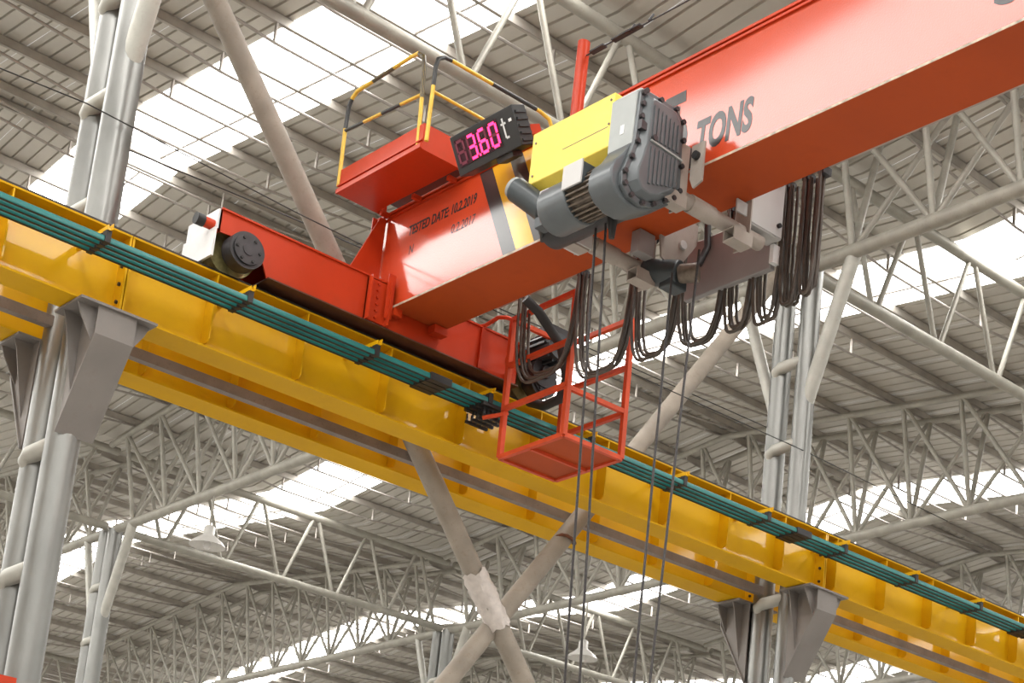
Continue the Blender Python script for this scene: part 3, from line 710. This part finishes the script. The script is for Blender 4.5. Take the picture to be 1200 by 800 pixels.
# cross shafts and side plates
for y in (8.77, 9.82):
    MB().tube((7.45, y, 8.04), (8.46, y, 8.04), 0.058, 20).build('cross_shaft', TROL, ho)
    MB().tube((7.72, y, 8.04), (7.95, y, 8.04), 0.068, 20).build('shaft_collar', TROL, ho)
    MB().box(7.47, 7.485, y-0.09, y+0.07, 7.93, 8.66 if y < 9 else 8.2).box(7.60, 7.612, y-0.09, y+0.07, 7.93, 8.40).box(7.485, 7.60, y-0.09, y-0.078, 7.93, 8.40).build('side_plate', TROL, ho)
    MB().box(7.36, 7.60, y-0.115, y-0.105, 7.90, 8.0).box(7.36, 7.60, y-0.02, y-0.01, 7.90, 8.0).box(7.36, 7.60, y-0.105, y-0.02, 7.90, 7.91).box(7.36, 7.60, y-0.105, y-0.02, 7.99, 8.0).build('channel_stub', TROL, ho)
    MB().box(8.26, 8.272, y-0.09, y+0.07, 7.90, 8.42).build('side_plate', TROL, ho)
    MB().box(8.07, 8.26, y-0.13, y-0.12, 7.88, 7.98).box(8.07, 8.26, y-0.02, y-0.01, 7.88, 7.98).box(8.07, 8.26, y-0.12, y-0.02, 7.88, 7.89).box(8.07, 8.26, y-0.12, y-0.02, 7.97, 7.98).build('channel_stub', TROL, ho)
    for xx, s in ((7.62, 1), (8.30, -1)):
        MB().tube((xx-0.03*s, y-0.0, 8.375), (xx+0.075*s, y-0.0, 8.375), 0.075, 24).build('trolley_wheel', DARK, ho)
MB().prism([(8.48, 8.36), (8.61, 8.36), (8.61, 8.10), (8.57, 8.02), (8.48, 8.05)], 0, 7.565, 7.58).build('stop_plate', TROL, ho)
MB().tube((7.565, 8.545, 8.26), (7.535, 8.545, 8.26), 0.032, 10).build('bolt', BLACK, ho)
MB().box(7.36, 7.62, 9.70, 9.86, 7.915, 8.09).build('foot_block', CTRL, ho, bevel=0.008)
MB().tube((7.355, 9.80, 8.05), (7.37, 9.80, 8.05), 0.05, 16).build('cable_gland', CTRL, ho)
# far side: counterweight box, cheek plate, second motor, control cabinet
MB().box(8.635, 8.69, 8.82, 9.77, 7.93, 8.42).build('counterweight_box', PANEL, ho, bevel=0.01)
ck = [(8.19, 8.26), (8.28, 8.42), (8.50, 8.52), (8.575, 8.50), (8.58, 8.34), (8.45, 8.14), (8.33, 8.06), (8.22, 8.09)]
MB().prism(ck, 1, 9.60, 9.615).build('cheek_plate', TROL, ho)
MB().tube((8.42, 9.60, 8.27), (8.42, 9.575, 8.27), 0.035, 14).build('pin', CTRL, ho)
MB().box(8.02, 8.18, 9.64, 9.74, 8.07, 8.26).build('anchor_block', PANEL, ho, bevel=0.008)
m2 = MB().tube((8.25, 9.80, 8.03), (8.36, 9.52, 7.98), 0.105, 22).box(8.27, 8.44, 9.52, 9.66, 7.86, 7.96).build('travel_motor', MOTOR, ho, ang=40, bevel=0.01)
MB().tube((8.36, 9.53, 7.98), (8.44, 9.40, 7.99), 0.075, 16).build('gear_neck', FIN, m2)
MB().path([(8.60, 9.52, 8.50), (8.60, 9.50, 8.30), (8.53, 9.50, 8.13), (8.42, 9.54, 8.02), (8.36, 9.6, 7.98)], 0.028, 10).build('cable_bundle', BLACK, ho)
cc = MB().box(8.27, 8.62, 8.708, 8.86, 8.115, 8.585).build('control_cabinet', CTRL, ho, bevel=0.006)
MB().box(8.275, 8.615, 8.70, 8.708, 8.125, 8.575).build('cabinet_door', CTRL, cc, bevel=0.003)
for x, z in ((8.56, 8.55), (8.57, 8.21), (8.31, 8.50)): MB().tube((x, 8.70, z), (x, 8.675, z), 0.018, 8).build('latch', BLACK, cc)
MB().box(8.15, 8.27, 8.72, 8.735, 8.16, 8.26).build('cabinet_bracket', CTRL, ho)
MB().box(8.60, 8.69, 8.76, 8.80, 7.95, 8.10).build('side_cover', WHITE, ho)
# hoist ropes and hook block below the frame
rp = [((7.36, 9.35, 7.90), (7.80, 9.68, 3.6)), ((7.36, 9.24, 7.90), (7.80, 9.50, 3.6)), ((8.12, 9.34, 7.83), (8.10, 9.33, 3.6)), ((8.14, 9.08, 7.95), (8.11, 9.20, 3.6))]
for a, b in rp: MB().tube(a, b, 0.0095, 8).build('hoist_rope', ROPE, ho)
hk = MB().box(7.76, 8.14, 9.16, 9.22, 3.2, 3.75).box(7.76, 8.14, 9.64, 9.72, 3.2, 3.75).tube((7.80, 9.2, 3.6), (7.80, 9.7, 3.6), 0.16, 24).tube((8.09, 9.2, 3.6), (8.09, 9.7, 3.6), 0.16, 24).build('hook_block', YELH, ho)
MB().path([(7.94, 9.43, 3.25), (7.94, 9.43, 3.05), (7.94, 9.50, 2.9), (7.94, 9.43, 2.78), (7.94, 9.34, 2.85), (7.94, 9.33, 2.95)], 0.035, 10).build('hook', DARK, hk)
# chain cable guide tuft below motor
MB().tube((7.30, 9.10, 7.93), (7.33, 9.12, 7.70), 0.05, 12, r2=0.02).build('rope_guide', BLACK, ho)

# ------------------------------------------------------------------ festoon
ft = MB().box(8.70, 8.74, -3.5, 12.4, 8.66, 8.70)
fo = ft.build('festoon_track', TROL, cr)
for y in (12.0, 10.9, 8.3, 5.5, 2.5, -0.5, -3.2): MB().box(8.23, 8.72, y-0.015, y+0.015, 8.68, 8.70).build('track_arm', TROL, fo)
hy = [12.0, 11.18, 10.46, 9.90, 9.36, 9.05, 8.76, 8.56, 8.40]
zb = [7.76, 7.60, 7.56, 7.54, 7.54, 7.53, 7.58, 7.63]
where = ['hanging behind the red cage beside the end truck', 'just right of the red cage, widest of the looped cables', 'second to the right of the red cage', 'third to the right of the red cage', 'fourth to the right of the red cage', 'hanging below the right end of grey steel box', 'long bundle right of pale control cabinet', 'rightmost long bundle beyond the control cabinet']
for i in range(8):
    y0, y1 = hy[i], hy[i+1]; mid = (y0+y1)/2
    t = empty('festoon_loop', (8.72, mid, 8.6), 'dark looped power cables, '+where[i], 'cable loop')
    for k in range(4):
        off = (k-1.5)*0.03; w2 = (y0-y1)/2-0.012*(k % 2); zz = zb[i]+0.025*k+random.uniform(-.02, .03); pts = []
        for q in range(-14, 15):
            u_ = q/14
            s = math.copysign(abs(math.sin(u_*math.pi/2))**0.7, u_) if u_ else 0
            pts.append((8.72+off+random.uniform(-.004, .004), mid-s*w2*(0.8+0.2*abs(u_))+0.012*k*u_, zz+(8.63-zz)*abs(u_)**3.0))
        MB().path(pts, 0.014, 7).build('cable', CABLE, t)
    MB().box(8.675, 8.765, y1-0.03, y1+0.03, 8.60, 8.66).build('cable_trolley', DARK, t)
# thick black hose at the drive motor
pts = [(8.46, 11.62, 8.42), (8.6, 11.60, 8.35)]+[(8.9, 11.62, 8.15), (9.1, 11.75, 7.95), (9.2, 11.95, 7.84), (9.22, 12.2, 7.84), (9.2, 12.4, 7.92)]
t = MB().path(pts, 0.045, 10).build('flexible_conduit', BLACK); tag(t, 'thick black flexible conduit curving behind the red cage to the drive motor', 'conduit')

# ------------------------------------------------------------------ loose wires and lamps
tag(MB().path([(3.6, 12.93, 8.97), (5.0, 12.92, 9.06), (6.9, 12.93, 8.98), (9.2, 12.93, 8.93), (12.0, 12.93, 8.96), (13.5, 13.0, 9.02), (16, 12.93, 8.94)], 0.0055, 6).build('stretched_wire', BLACK), 'thin dark wire stretched across both near columns', 'wire')
tag(MB().path([(5.34, 13.63, 9.22), (7.0, 13.63, 9.30), (9.0, 13.63, 9.36), (13.53, 13.63, 9.45)], 0.006, 6).build('stretched_wire', BLACK), 'thin dark wire stretched behind the near columns above the red end truck', 'wire')
def lamp(x, y, z, zc, label):
    t = empty('pendant_lamp', (x, y, z), label, 'lamp')
    MB().tube((x, y, z+0.30), (x, y, zc), 0.02, 8).build('stem', PIPE, t)
    MB().lathe([(0.001, 0.36), (0.06, 0.36), (0.09, 0.33), (0.09, 0.2), (0.12, 0.17), (0.25, 0.07), (0.30, 0.0), (0.285, 0.0), (0.11, 0.15), (0.001, 0.16)], (x, y, z), 28).build('reflector', LAMPM, t)
    MB().lathe([(0.001, -0.05), (0.05, -0.04), (0.07, 0.02), (0.04, 0.12), (0.001, 0.14)], (x, y, z), 16).build('bulb', WHITE, t)
lamp(13.5, 26.6, 10.35, 11.25, 'bell shaped pendant lamp hanging in front of the lower left skylight')
lamp(20.93, 25.65, 10.1, 11.25, 'bell shaped pendant lamp hanging at the bottom below the yellow beams')
